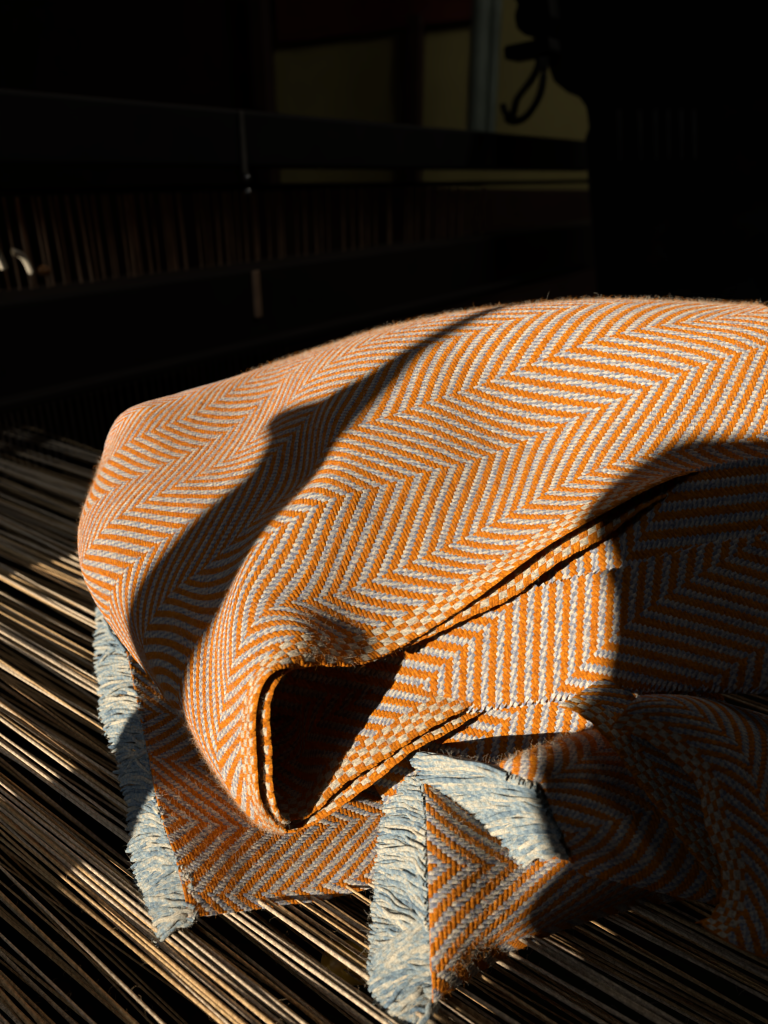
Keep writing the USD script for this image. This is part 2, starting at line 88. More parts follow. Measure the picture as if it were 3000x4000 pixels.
# ------------------------------------------------------------------ the scarf
DATA = json.loads('''{"S":{"A":{"us":[-80,-60,-42,-25,-12,0,12,24,32,40,48,56,64,72,80,90,104],"vs":[0,15,23,31,47,63,79,95,111,127,145],"X":[[[0.11979,0.18493,0.07815],[0.09386,0.17891,0.08219],[0.07191,0.17356,0.08048],[0.05342,0.16818,0.07335],[0.03988,0.16428,0.06651],[0.02868,0.16168,0.05856],[0.01549,0.15863,0.04931],[0.00159,0.15361,0.04272],[-0.00713,0.14812,0.04289],[-0.01608,0.14331,0.04668],[-0.02489,0.13756,0.04861],[-0.02878,0.13464,0.04193],[-0.02972,0.13348,0.03308],[-0.02956,0.13174,0.0241],[-0.02885,0.13117,0.01513],[-0.02397,0.13334,0.00416],[-0.01928,0.14568,-0.00624]],[[0.11604,0.20041,0.09044],[0.09228,0.19609,0.082],[0.06848,0.19132,0.07977],[0.04774,0.18638,0.07374],[0.03363,0.18175,0.06727],[0.02039,0.17764,0.06191],[0.00627,0.17251,0.05749],[-0.00961,0.16615,0.0532],[-0.01904,0.16142,0.05312],[-0.02964,0.1568,0.05217],[-0.03585,0.15089,0.0442],[-0.03852,0.1495,0.03512],[-0.04078,0.14679,0.02553],[-0.04143,0.14421,0.0155],[-0.03782,0.14234,0.00564],[-0.03479,0.14535,-0.00178],[-0.02909,0.15298,-0.01259]],[[0.11477,0.20675,0.09893],[0.09102,0.20195,0.09211],[0.06725,0.19934,0.08537],[0.0445,0.19567,0.07665],[0.03002,0.19027,0.07152],[0.01594,0.1849,0.06847],[0.00135,0.17922,0.06506],[-0.01333,0.17292,0.06215],[-0.0232,0.16907,0.05928],[-0.03468,0.16507,0.05456],[-0.03982,0.15995,0.04572],[-0.04304,0.15868,0.03725],[-0.04644,0.1551,0.02819],[-0.0485,0.15243,0.01858],[-0.04669,0.15224,0.01028],[-0.04309,0.15369,0.00039],[-0.0376,0.15921,-0.01171]],[[0.11377,0.21342,0.10686],[0.08928,0.20813,0.10154],[0.06562,0.2068,0.09157],[0.04063,0.20403,0.08069],[0.02562,0.19781,0.07704],[0.01129,0.19174,0.0756],[-0.00325,0.18604,0.07319],[-0.01659,0.18005,0.07146],[-0.0263,0.17673,0.06666],[-0.03377,0.17475,0.06091],[-0.04053,0.17068,0.05042],[-0.04613,0.16711,0.04206],[-0.05075,0.16349,0.03622],[-0.05445,0.16251,0.028],[-0.05622,0.16377,0.01842],[-0.05216,0.16272,0.00578],[-0.04784,0.16673,-0.00698]],[[0.11772,0.23083,0.11303],[0.08735,0.22653,0.10946],[0.05904,0.22236,0.10445],[0.03174,0.21807,0.0943],[0.01572,0.21217,0.09078],[0.00146,0.20664,0.08722],[-0.01283,0.20212,0.08308],[-0.02016,0.19954,0.07369],[-0.02573,0.19643,0.06774],[-0.03342,0.19222,0.06329],[-0.04193,0.18724,0.05692],[-0.05081,0.1823,0.04993],[-0.058,0.18107,0.04497],[-0.06392,0.17926,0.03833],[-0.0683,0.17789,0.03021],[-0.06616,0.17722,0.01838],[-0.06695,0.18195,0.00734]],[[0.12324,0.24787,0.11103],[0.08692,0.24527,0.11254],[0.05335,0.24151,0.11088],[0.02428,0.23569,0.104],[0.00659,0.23009,0.09953],[-0.00734,0.22435,0.09409],[-0.01876,0.21875,0.08723],[-0.02704,0.21347,0.07949],[-0.03276,0.20952,0.07451],[-0.03921,0.20512,0.06977],[-0.0464,0.2006,0.06485],[-0.05376,0.19669,0.05995],[-0.06162,0.19371,0.05521],[-0.06973,0.19141,0.05029],[-0.07658,0.18985,0.04409],[-0.08146,0.18992,0.03507],[-0.08395,0.19427,0.02342]],[[0.1293,0.26422,0.10643],[0.08851,0.26275,0.10928],[0.05162,0.25938,0.10958],[0.02012,0.25348,0.10611],[0.00099,0.24759,0.10191],[-0.01322,0.24125,0.09667],[-0.02471,0.23406,0.08918],[-0.03325,0.22646,0.08113],[-0.03911,0.2213,0.0762],[-0.04555,0.21621,0.07187],[-0.05252,0.21166,0.06869],[-0.0597,0.20784,0.06596],[-0.06716,0.20486,0.06311],[-0.07489,0.20279,0.0596],[-0.08236,0.2016,0.05465],[-0.08987,0.20155,0.04626],[-0.0949,0.20636,0.03611]],[[0.13553,0.28016,0.1002],[0.09154,0.27925,0.10305],[0.0522,0.27624,0.10428],[0.01899,0.27047,0.10266],[-0.00211,0.26426,0.0997],[-0.01813,0.2572,0.09554],[-0.03034,0.24904,0.08986],[-0.0388,0.24017,0.08293],[-0.04459,0.23417,0.07854],[-0.05095,0.22838,0.07468],[-0.05773,0.22323,0.07178],[-0.06445,0.21904,0.06941],[-0.07129,0.21601,0.06714],[-0.07837,0.21413,0.0642],[-0.08539,0.21349,0.06024],[-0.09293,0.21442,0.05383],[-0.09912,0.21984,0.0457]],[[0.1415,0.29606,0.09294],[0.09488,0.29526,0.09562],[0.05346,0.29234,0.0971],[0.01844,0.28652,0.0963],[-0.00415,0.28007,0.09442],[-0.02163,0.27265,0.09184],[-0.03541,0.26415,0.08898],[-0.04494,0.25499,0.08558],[-0.05054,0.2488,0.0832],[-0.05618,0.24278,0.08051],[-0.06209,0.23745,0.07823],[-0.06821,0.23324,0.07657],[-0.07454,0.2303,0.07475],[-0.08095,0.22869,0.0719],[-0.08691,0.22841,0.06748],[-0.09327,0.22989,0.06079],[-0.09977,0.23491,0.0521]],[[0.14674,0.31212,0.08467],[0.09776,0.31114,0.08723],[0.05439,0.30805,0.08873],[0.01758,0.30196,0.08829],[-0.00628,0.29531,0.0871],[-0.02476,0.28773,0.08557],[-0.03946,0.27911,0.0843],[-0.05066,0.26979,0.08328],[-0.05699,0.26341,0.08231],[-0.06285,0.25722,0.08113],[-0.06873,0.2517,0.07999],[-0.07487,0.24729,0.07909],[-0.0812,0.24429,0.07792],[-0.0871,0.24272,0.07498],[-0.09191,0.24262,0.06971],[-0.09658,0.24474,0.06262],[-0.10166,0.25015,0.05338]],[[0.1516,0.3304,0.07421],[0.10026,0.32886,0.07679],[0.05484,0.32543,0.07827],[0.01613,0.31906,0.078],[-0.00905,0.3122,0.07722],[-0.02861,0.30446,0.07637],[-0.04445,0.29569,0.0761],[-0.057,0.28619,0.07645],[-0.0641,0.27962,0.07653],[-0.0705,0.27318,0.07636],[-0.07665,0.26732,0.07586],[-0.08281,0.26246,0.07491],[-0.08891,0.25896,0.07307],[-0.09449,0.25718,0.06982],[-0.09897,0.25736,0.06509],[-0.10284,0.26011,0.05835],[-0.10654,0.26645,0.04898]]],"sgn":1},"L3":{"us":[-60,-36,-18,0,18,40,62],"vs":[-14,2,15,31,50],"X":[[[0.01363,0.1097,-0.03014],[0.03399,0.11538,-0.00987],[0.0487,0.11933,0.00506],[0.06288,0.12297,0.01975],[0.07641,0.12617,0.03427],[0.0955,0.1298,0.04769],[0.11636,0.13598,0.05897]],[[0.00091,0.12203,-0.02022],[0.02239,0.12814,0.00016],[0.03802,0.13241,0.01522],[0.05321,0.13648,0.02998],[0.06801,0.14048,0.04431],[0.08836,0.14426,0.05819],[0.10954,0.14981,0.07073]],[[-0.0102,0.13273,-0.01148],[0.01221,0.13925,0.00905],[0.02858,0.14379,0.02429],[0.04453,0.14808,0.0393],[0.06013,0.15234,0.05387],[0.08141,0.15617,0.06815],[0.10308,0.16136,0.08142]],[[-0.02484,0.14635,0.00074],[-0.00137,0.15335,0.02153],[0.01587,0.15816,0.03706],[0.03269,0.16264,0.05241],[0.04913,0.16701,0.0674],[0.07151,0.17087,0.08206],[0.09389,0.17571,0.096]],[[-0.04339,0.16262,0.01756],[-0.01881,0.17007,0.03874],[-0.00067,0.17511,0.05461],[0.01708,0.17971,0.07034],[0.03442,0.1841,0.08574],[0.05798,0.18798,0.10074],[0.08123,0.19248,0.1152]]],"sgn":-1,"trim":[[-59.39,48.39],[-49.58,40.86],[-43.45,36.02],[-33.64,29.03],[-26.28,25.26],[-18.92,20.96],[-7.89,15.04],[3.15,9.13],[7.44,6.44],[14.79,2.13],[22.76,-3.24],[33.19,-9.16]],"top":[[-52.03,50.0],[-36.09,44.08],[-23.83,39.78],[-14.63,37.63],[-1.76,32.79],[6.82,29.03],[21.54,22.57],[38.7,18.27],[53.42,13.43]]},"L2":{"us":[-30,-12,0,12,30,50],"vs":[-12,2,15,31,42],"X":[[[0.05616,0.1303,0.00543],[0.07086,0.13967,0.02388],[0.08068,0.14587,0.03634],[0.09052,0.15202,0.04894],[0.10536,0.1613,0.06796],[0.12152,0.17108,0.08943]],[[0.04337,0.13901,0.01501],[0.05834,0.14868,0.03387],[0.06835,0.15503,0.04666],[0.07837,0.16131,0.05958],[0.09349,0.17082,0.07907],[0.10997,0.18072,0.10105]],[[0.031,0.14753,0.0242],[0.04623,0.15744,0.04354],[0.0564,0.16391,0.05665],[0.06658,0.17028,0.0699],[0.08196,0.17995,0.08987],[0.0987,0.18989,0.11233]],[[0.01498,0.15832,0.03628],[0.0305,0.16848,0.05622],[0.04087,0.17506,0.06974],[0.05125,0.1815,0.08338],[0.06692,0.19133,0.10392],[0.08397,0.20126,0.12693]],[[0.00355,0.16569,0.04507],[0.01925,0.17589,0.06545],[0.02973,0.18244,0.07925],[0.0402,0.18882,0.09315],[0.05601,0.19859,0.11403],[0.07325,0.20848,0.13732]]],"sgn":-1,"trim":[[-30.0,36.55],[-27.59,34.74],[-21.96,30.2],[-17.14,27.03],[-10.3,21.58],[-5.48,17.95],[-1.86,14.77],[0.95,11.6],[7.39,6.61],[14.62,1.16],[24.67,-7.46]],"top":[[-27.59,38.37],[-23.17,35.65],[-11.51,32.02],[-1.86,28.39],[8.19,23.85],[20.65,16.59],[32.31,6.61],[40.75,-3.38]]},"D0":{"us":[-4,0,6,12,23,29.5,35,41,47],"vs":[0,7,16,30],"X":[[[-0.02937,0.13786,0.00409],[-0.02567,0.13768,0.00368],[-0.01867,0.13746,0.00563],[-0.0127,0.13977,0.01072],[-0.00121,0.14307,0.01801],[0.00567,0.14538,0.02188],[0.01188,0.14735,0.02503],[0.01862,0.1496,0.02757],[0.02595,0.15294,0.0301]],[[-0.03102,0.14352,0.00689],[-0.02724,0.14333,0.00648],[-0.02009,0.14311,0.00841],[-0.01635,0.14547,0.01361],[-0.00461,0.14884,0.02106],[0.00241,0.1512,0.02504],[0.00874,0.15321,0.02828],[0.0156,0.15551,0.03092],[0.02306,0.15892,0.03359]],[[-0.03297,0.15195,0.01095],[-0.02907,0.15175,0.01052],[-0.02169,0.15153,0.01245],[-0.02008,0.15396,0.01782],[-0.00797,0.15744,0.0255],[-0.00074,0.15987,0.02964],[0.00579,0.16195,0.03301],[0.01285,0.16431,0.0358],[0.02049,0.16781,0.03868]],[[-0.03571,0.16496,0.01544],[-0.03161,0.16476,0.01499],[-0.02386,0.16454,0.01693],[-0.02463,0.1671,0.02257],[-0.01189,0.17076,0.03064],[-0.0043,0.1733,0.03504],[0.00255,0.17547,0.03863],[0.00995,0.17794,0.04165],[0.01794,0.18159,0.04485]]],"sgn":-1},"A2":{"us":[-1,3,9,14,20,27,34,39,44],"vs":[0,5,10],"X":[[[-0.02453,0.13646,0.00076],[-0.02032,0.13649,0.00203],[-0.01267,0.13755,0.00681],[-0.00697,0.13928,0.01062],[-0.0012,0.14103,0.01448],[0.00637,0.1444,0.01949],[0.01507,0.14782,0.02219],[0.02109,0.15085,0.02403],[0.02631,0.15356,0.02515]],[[-0.02796,0.14236,-0.00076],[-0.02361,0.1424,0.00053],[-0.0157,0.14352,0.00543],[-0.00981,0.1453,0.00936],[-0.00386,0.14711,0.01335],[0.00395,0.15057,0.01856],[0.01289,0.15406,0.02143],[0.01907,0.15715,0.0234],[0.02442,0.15991,0.02464]],[[-0.03156,0.14835,-0.00207],[-0.02707,0.1484,-0.00075],[-0.0189,0.14957,0.00425],[-0.01282,0.15141,0.00831],[-0.00668,0.15328,0.01243],[0.00136,0.15683,0.01784],[0.01055,0.1604,0.02087],[0.01689,0.16355,0.02298],[0.02237,0.16636,0.02433]]],"sgn":-1},"B":{"us":[-77,-60,-48,-36,-27,-17,-5,5,11,22,31,39,45,50,57,65,71,77,83,87],"vs":[0,8,16],"X":[[[0.11441,0.18317,0.07408],[0.09077,0.17812,0.07731],[0.07561,0.17465,0.07705],[0.06318,0.17059,0.07282],[0.05442,0.1672,0.06761],[0.04341,0.16396,0.06238],[0.03192,0.16071,0.05451],[0.02074,0.15942,0.04912],[0.01416,0.15837,0.04571],[0.00256,0.15539,0.04161],[-0.00685,0.14982,0.04177],[-0.01627,0.145,0.04525],[-0.02223,0.14021,0.04694],[-0.02492,0.13684,0.04522],[-0.02652,0.13496,0.03876],[-0.02645,0.13352,0.02933],[-0.02651,0.13203,0.02228],[-0.02593,0.13139,0.01581],[-0.0246,0.13201,0.00987],[-0.02297,0.13354,0.00699]],[[0.11616,0.1929,0.07907],[0.09454,0.1885,0.07656],[0.07886,0.18448,0.077],[0.06437,0.18034,0.07549],[0.05435,0.17729,0.07228],[0.04346,0.17396,0.06717],[0.03123,0.17089,0.05963],[0.02096,0.16825,0.05357],[0.01399,0.16616,0.05015],[-0.00061,0.16112,0.04433],[-0.0112,0.15492,0.04493],[-0.01884,0.15062,0.04884],[-0.02575,0.14612,0.04738],[-0.03018,0.14285,0.043],[-0.03136,0.14068,0.0352],[-0.03241,0.13921,0.02667],[-0.03225,0.13812,0.01958],[-0.03067,0.13637,0.01087],[-0.02845,0.13597,0.00362],[-0.027,0.13718,0.00051]],[[0.11481,0.19989,0.08425],[0.0938,0.19599,0.07833],[0.07772,0.1924,0.07789],[0.06237,0.18869,0.07613],[0.05177,0.18583,0.07289],[0.04071,0.18237,0.06787],[0.02776,0.17861,0.06126],[0.01678,0.1752,0.05676],[0.00959,0.17264,0.0543],[-0.0055,0.16703,0.04952],[-0.0163,0.16133,0.04962],[-0.0259,0.15692,0.05089],[-0.03203,0.15217,0.04649],[-0.03523,0.14932,0.04063],[-0.03607,0.14797,0.0325],[-0.03792,0.14554,0.02312],[-0.03818,0.1439,0.01563],[-0.0358,0.14187,0.00717],[-0.03306,0.14153,0.00055],[-0.03191,0.14289,-0.00213]]],"sgn":1},"M":{"us":[-30,-16,-6,6,20,36],"vs":[0.6999999999999993,16.7,30.7,44.7],"X":[[[0.02477,0.12465,-0.02723],[0.03911,0.12806,-0.01632],[0.04922,0.13045,-0.00862],[0.06121,0.13328,0.00053],[0.07499,0.13652,0.01107],[0.09047,0.14014,0.02293]],[[0.01219,0.13554,-0.01289],[0.02694,0.13899,-0.0019],[0.03735,0.1414,0.00585],[0.04969,0.14426,0.01506],[0.06388,0.14753,0.02568],[0.07983,0.15119,0.03763]],[[0.00073,0.14536,0.00029],[0.01585,0.14883,0.01134],[0.02651,0.15127,0.01914],[0.03915,0.15415,0.02841],[0.0537,0.15745,0.03908],[0.07006,0.16115,0.05111]],[[-0.01114,0.15544,0.01405],[0.00433,0.15894,0.02517],[0.01525,0.1614,0.03301],[0.0282,0.16431,0.04234],[0.04311,0.16764,0.05308],[0.05988,0.17137,0.06517]]],"sgn":-1},"E":{"us":[0,6,12,25,40,58],"vs":[-5.3,4.7,14.7,30.7,46.7,62.7,78.7],"X":[[[-0.0457,0.11924,-0.008],[-0.03954,0.12179,-0.01005],[-0.03398,0.1243,-0.01209],[-0.01917,0.12912,-0.0155],[0.0,0.13465,-0.0155],[0.02247,0.1425,-0.0155]],[[-0.05136,0.13137,-0.0017],[-0.04386,0.1305,-0.00375],[-0.03728,0.13127,-0.00579],[-0.02198,0.13437,-0.0092],[-0.00265,0.13945,-0.0092],[0.01851,0.14693,-0.0092]],[[-0.05728,0.14209,0.0005],[-0.04944,0.14193,-0.00155],[-0.04184,0.14258,-0.00359],[-0.0256,0.14405,-0.007],[-0.0055,0.14834,-0.007],[0.01561,0.15557,-0.007]],[[-0.06655,0.16336,0.0005],[-0.05875,0.16304,-0.00155],[-0.05101,0.16322,-0.00359],[-0.03331,0.16531,-0.007],[-0.01125,0.16839,-0.007],[0.01165,0.17703,-0.007]],[[-0.07561,0.18388,0.0005],[-0.06801,0.18397,-0.00155],[-0.06062,0.18524,-0.00359],[-0.04149,0.18874,-0.007],[-0.01807,0.19122,-0.007],[0.00683,0.20161,-0.007]],[[-0.08555,0.20695,0.0005],[-0.07791,0.2079,-0.00155],[-0.06994,0.20969,-0.00359],[-0.04978,0.21287,-0.007],[-0.02425,0.21583,-0.007],[0.00185,0.22509,-0.007]],[[-0.10026,0.23731,0.0005],[-0.09164,0.23788,-0.00155],[-0.08339,0.2402,-0.00359],[-0.0611,0.24372,-0.007],[-0.03271,0.24553,-0.007],[-0.00507,0.25299,-0.007]]],"sgn":1},"F":{"us":[0,6,12,24,36,50],"vs":[-5.3,-0.2999999999999998,4.7,14.7,24.7,32.7],"X":[[[0.01032,0.10103,-0.01],[0.0169,0.10651,-0.01208],[0.02383,0.11282,-0.01579],[0.03942,0.11943,-0.014],[0.05754,0.12549,-0.014],[0.07793,0.12974,-0.014]],[[0.00987,0.10384,-0.003],[0.01793,0.10871,-0.00508],[0.02558,0.11376,-0.00879],[0.04207,0.11816,-0.007],[0.05992,0.1242,-0.007],[0.07901,0.12918,-0.007]],[[0.00972,0.10654,0.0045],[0.01822,0.10955,0.00242],[0.02741,0.11386,-0.00129],[0.04394,0.11696,0.0005],[0.0621,0.12301,0.0005],[0.07995,0.12872,0.0005]],[[0.00969,0.11747,0.012],[0.01941,0.11891,0.00992],[0.02965,0.1224,0.00621],[0.04749,0.12297,0.008],[0.06624,0.12803,0.008],[0.08355,0.13338,0.008]],[[0.00996,0.13003,0.014],[0.01918,0.12894,0.01192],[0.02931,0.13086,0.00821],[0.04802,0.13073,0.01],[0.06724,0.13545,0.01],[0.08522,0.14125,0.01]],[[0.00988,0.14162,0.013],[0.0191,0.14033,0.01092],[0.02904,0.14149,0.00721],[0.04864,0.14056,0.009],[0.06861,0.14487,0.009],[0.08754,0.15123,0.009]]],"sgn":1},"G":{"us":[0,7,14,24,36],"vs":[16.7,22.7,30.7,38.7,46.7,54.7,62.7],"X":[[[0.04389,0.12081,0.004],[0.05079,0.11601,0.0082],[0.06021,0.11584,0.0052],[0.07348,0.11798,-0.0008],[0.08797,0.1209,-0.008]],[[0.04086,0.12005,0.012],[0.04917,0.11587,0.0162],[0.05809,0.11645,0.0132],[0.0715,0.1195,0.0072],[0.08687,0.12342,0.0]],[[0.03818,0.11957,0.018],[0.04642,0.11864,0.0222],[0.05632,0.12432,0.0192],[0.07207,0.13314,0.0132],[0.0915,0.14355,0.006]],[[0.03509,0.12324,0.023],[0.04384,0.1239,0.0272],[0.05315,0.13164,0.0242],[0.06918,0.14492,0.0182],[0.09035,0.16076,0.011]],[[0.03253,0.12501,0.027],[0.03993,0.12586,0.0312],[0.04784,0.13351,0.0282],[0.06062,0.14594,0.0222],[0.07834,0.16229,0.015]],[[0.02669,0.12662,0.029],[0.0332,0.12684,0.0332],[0.04063,0.13381,0.0302],[0.05048,0.14457,0.0242],[0.06478,0.15989,0.017]],[[0.02414,0.13477,0.022],[0.02963,0.13319,0.0262],[0.03628,0.13899,0.0232],[0.04569,0.14833,0.0172],[0.05855,0.16192,0.01]]],"sgn":-1},"H":{"us":[0,7,15,21,29,38,48,56],"vs":[0,12,26,44],"X":[[[0.05077,0.13153,0.03809],[0.05789,0.12981,0.03633],[0.06489,0.12661,0.03159],[0.06865,0.12408,0.02776],[0.07009,0.11996,0.021],[0.07323,0.11582,0.01448],[0.07241,0.11094,0.00661],[0.06732,0.10869,0.00398]],[[0.05433,0.1313,0.04485],[0.06353,0.12998,0.04397],[0.07146,0.12693,0.03956],[0.07555,0.12431,0.03553],[0.07839,0.11972,0.02773],[0.08167,0.11441,0.01864],[0.08105,0.10819,0.00782],[0.0768,0.10421,0.00135]],[[0.05959,0.13742,0.0414],[0.07208,0.13643,0.04125],[0.08265,0.13387,0.03792],[0.08863,0.13116,0.03368],[0.09213,0.12568,0.02392],[0.09608,0.12017,0.01438],[0.09538,0.11324,0.002],[0.09258,0.10748,-0.00838]],[[0.06977,0.15163,0.02914],[0.0849,0.15055,0.0288],[0.10046,0.14767,0.02476],[0.10836,0.14525,0.02118],[0.1135,0.13979,0.01145],[0.11788,0.13325,-0.00037],[0.11774,0.12565,-0.01422],[0.11587,0.11882,-0.02697]]],"sgn":1},"H2":{"us":[0,10,17,26,33,42,48],"vs":[0,7,14],"X":[[[0.04031,0.13663,0.03965],[0.05029,0.13334,0.03434],[0.05505,0.13015,0.02865],[0.06134,0.12602,0.02129],[0.06614,0.12275,0.01543],[0.07227,0.11868,0.00819],[0.07509,0.11574,0.00287]],[[0.04573,0.14065,0.04003],[0.0559,0.1373,0.0346],[0.06075,0.13405,0.02877],[0.06715,0.12984,0.02123],[0.07204,0.12651,0.01524],[0.07829,0.12235,0.00782],[0.08116,0.11936,0.00238]],[[0.05134,0.14471,0.04053],[0.0617,0.14131,0.03496],[0.06663,0.138,0.029],[0.07315,0.13371,0.02129],[0.07813,0.13031,0.01515],[0.08449,0.12608,0.00755],[0.08741,0.12303,0.00199]]],"sgn":1}},"FR":{"f1":{"b":[[-0.09853,0.25277,-0.001],[-0.09984,0.24171,0.0],[-0.08606,0.20836,-0.0],[-0.07493,0.18269,0.0],[-0.06576,0.16239,0.0],[-0.05766,0.14257,0.0],[-0.05074,0.13125,-0.002],[-0.04644,0.12671,-0.004],[-0.04429,0.1209,-0.008],[-0.04523,0.11933,-0.009]],"t":[[-0.11399,0.27015,-0.012],[-0.11844,0.26203,-0.012],[-0.10594,0.22408,-0.013],[-0.09458,0.19788,-0.013],[-0.08245,0.17701,-0.013],[-0.07336,0.15817,-0.013],[-0.06531,0.13797,-0.013],[-0.06063,0.12895,-0.013],[-0.05752,0.12267,-0.013],[-0.05329,0.11741,-0.013]],"n":92,"bulge":0.0016},"f2":{"b":[[0.00966,0.14282,0.011],[0.00981,0.12736,0.012],[0.0095,0.11716,0.01],[0.00951,0.11002,0.003],[0.0097,0.10737,-0.004],[0.01048,0.10283,-0.012]],"t":[[0.0021,0.15601,0.0],[-0.00067,0.14456,-0.003],[-0.0016,0.13413,-0.004],[-0.00233,0.1255,-0.006],[-0.00305,0.11569,-0.008],[-0.00339,0.108,-0.01]],"n":64,"bulge":0.0012},"f2b":{"b":[[0.00958,0.11171,0.004],[0.00977,0.10565,-0.004],[0.01048,0.10283,-0.012],[0.01127,0.10229,-0.012]],"t":[[-0.00389,0.10986,-0.011],[-0.00336,0.10533,-0.012],[0.00108,0.09917,-0.013],[0.00804,0.09736,-0.013]],"n":26,"bulge":0.0012},"f3":{"b":[[0.02597,0.12596,0.03],[0.03227,0.12399,0.028],[0.03481,0.12227,0.024],[0.03674,0.12046,0.021],[0.03811,0.11812,0.019],[0.04069,0.11898,0.013]],"t":[[0.00587,0.1478,0.016],[0.00891,0.14119,0.013],[0.01614,0.13528,0.011],[0.02312,0.13051,0.009],[0.02882,0.12547,0.008],[0.03118,0.12138,0.007]],"n":40,"bulge":0.0018}}}''')
A_ = .00087                                                         # spacing of the scarf's yarns
SELV = 8
def tri(v):                                                        # the herringbone turns every twenty-four ends
    m = np.mod(np.asarray(v) - 22, 48)
    return np.where(m < 24, m, 48 - m)
def warp_up(i, j, sgn, sel):
    """Whether warp end j lies over weft pick i; sel: this sheet starts with a selvedge."""
    up = np.mod(i + sgn * tri(j) + 3 * np.mod(np.floor_divide(np.asarray(j) - 22, 24), 2) + 600, 6) < 3   # cut and shifted half a stripe at every turn
    if sel:
        bask = np.mod(np.floor_divide(i, 3) + np.floor_divide(j, 2), 2) == 0
        up = np.where((j >= 0) & (j < SELV), bask, up)
    return up
class Sheet:
    def __init__(s, key):
        D = DATA['S'][key]; s.key = key
        X = np.array(D['X']); s.us, s.vs = np.array(D['us'], float) * 1.5, np.array(D['vs'], float) * 1.5; s.sgn = D['sgn']
        s.sp = [RectBivariateSpline(s.vs, s.us, X[..., k], kx=min(3, len(s.vs) - 1), ky=min(3, len(s.us) - 1)) for k in range(3)]
        s.sel = False; s.trim = None; s.flip = 1.; P, n = s.at(*np.meshgrid(s.us, s.vs), raw=True)
        s.flip = 1. if np.sum(n * (CAM - P)) > 0 else -1.
        s.trim = s.top = None; s.sel = key in ('A', 'B', 'D0', 'A2', 'H', 'H2')
        if 'trim' in D:
            def fn(L):
                a = np.array(sorted(map(tuple, L))) * 1.5
                return lambda u: np.interp(u, a[:, 0], a[:, 1])
            s.trim, s.top = fn(D['trim']), fn(D['top'])
    def at(s, u, v, raw=False):
        u, v = np.asarray(u, float), np.asarray(v, float)
        if s.trim is not None:
            tr = s.trim(u); dv = v - tr; v = tr + np.abs(dv)
            t = np.clip(np.abs(dv) / 8., 0, 1); arc = np.sqrt(np.clip(1 - (1 - t) ** 2, 0, 1))
            off = .0036 * (1 - np.sign(dv + 1e-9) * arc)
        over = np.minimum(v, 0) if s.sel else v * 0
        v = v - over
        P = np.stack([f.ev(v, u) for f in s.sp], -1)
        tu = np.stack([f.ev(v, u, dy=1) for f in s.sp], -1); tv = np.stack([f.ev(v, u, dx=1) for f in s.sp], -1)
        n = np.cross(tu, tv); n /= np.linalg.norm(n, axis=-1, keepdims=True) + 1e-12
        if raw: return P, n
        over = over[..., None]; rr = A_ * .5                     # weft turns round the selvedge
        tv_ = tv / (np.linalg.norm(tv, axis=-1, keepdims=True) + 1e-12); n0 = n * s.flip
        P = P + tv_ * (rr * np.sin(over * 1.0)) - n0 * (rr * (1 - np.cos(over * 1.0)))
        n = np.where(over < 0, n * np.cos(over) + tv_ * s.flip * np.sin(over), n)
        n = n * s.flip
        # gentle hand of the cloth: slow waves
        w = meshkit.fbm(np.stack([u * .047, v * .047, u * 0 + len(s.key)], -1), 3, seed=7) - .5
        P = P + n * (w * .0010)[..., None]
        if s.trim is not None:                                     # a fold: the cloth rolls under along this line
            P = P - n * off[..., None]
        tu /= np.linalg.norm(tu, axis=-1, keepdims=True) + 1e-12; tv /= np.linalg.norm(tv, axis=-1, keepdims=True) + 1e-12
        return P, n, tu, tv
    def keep(s, u, v):
        if s.trim is None: return np.ones(np.shape(u), bool)
        return (v > s.trim(u) - 6) & (v < s.top(u))
ARC = np.linspace(-.1, 1.1, 5) * np.pi
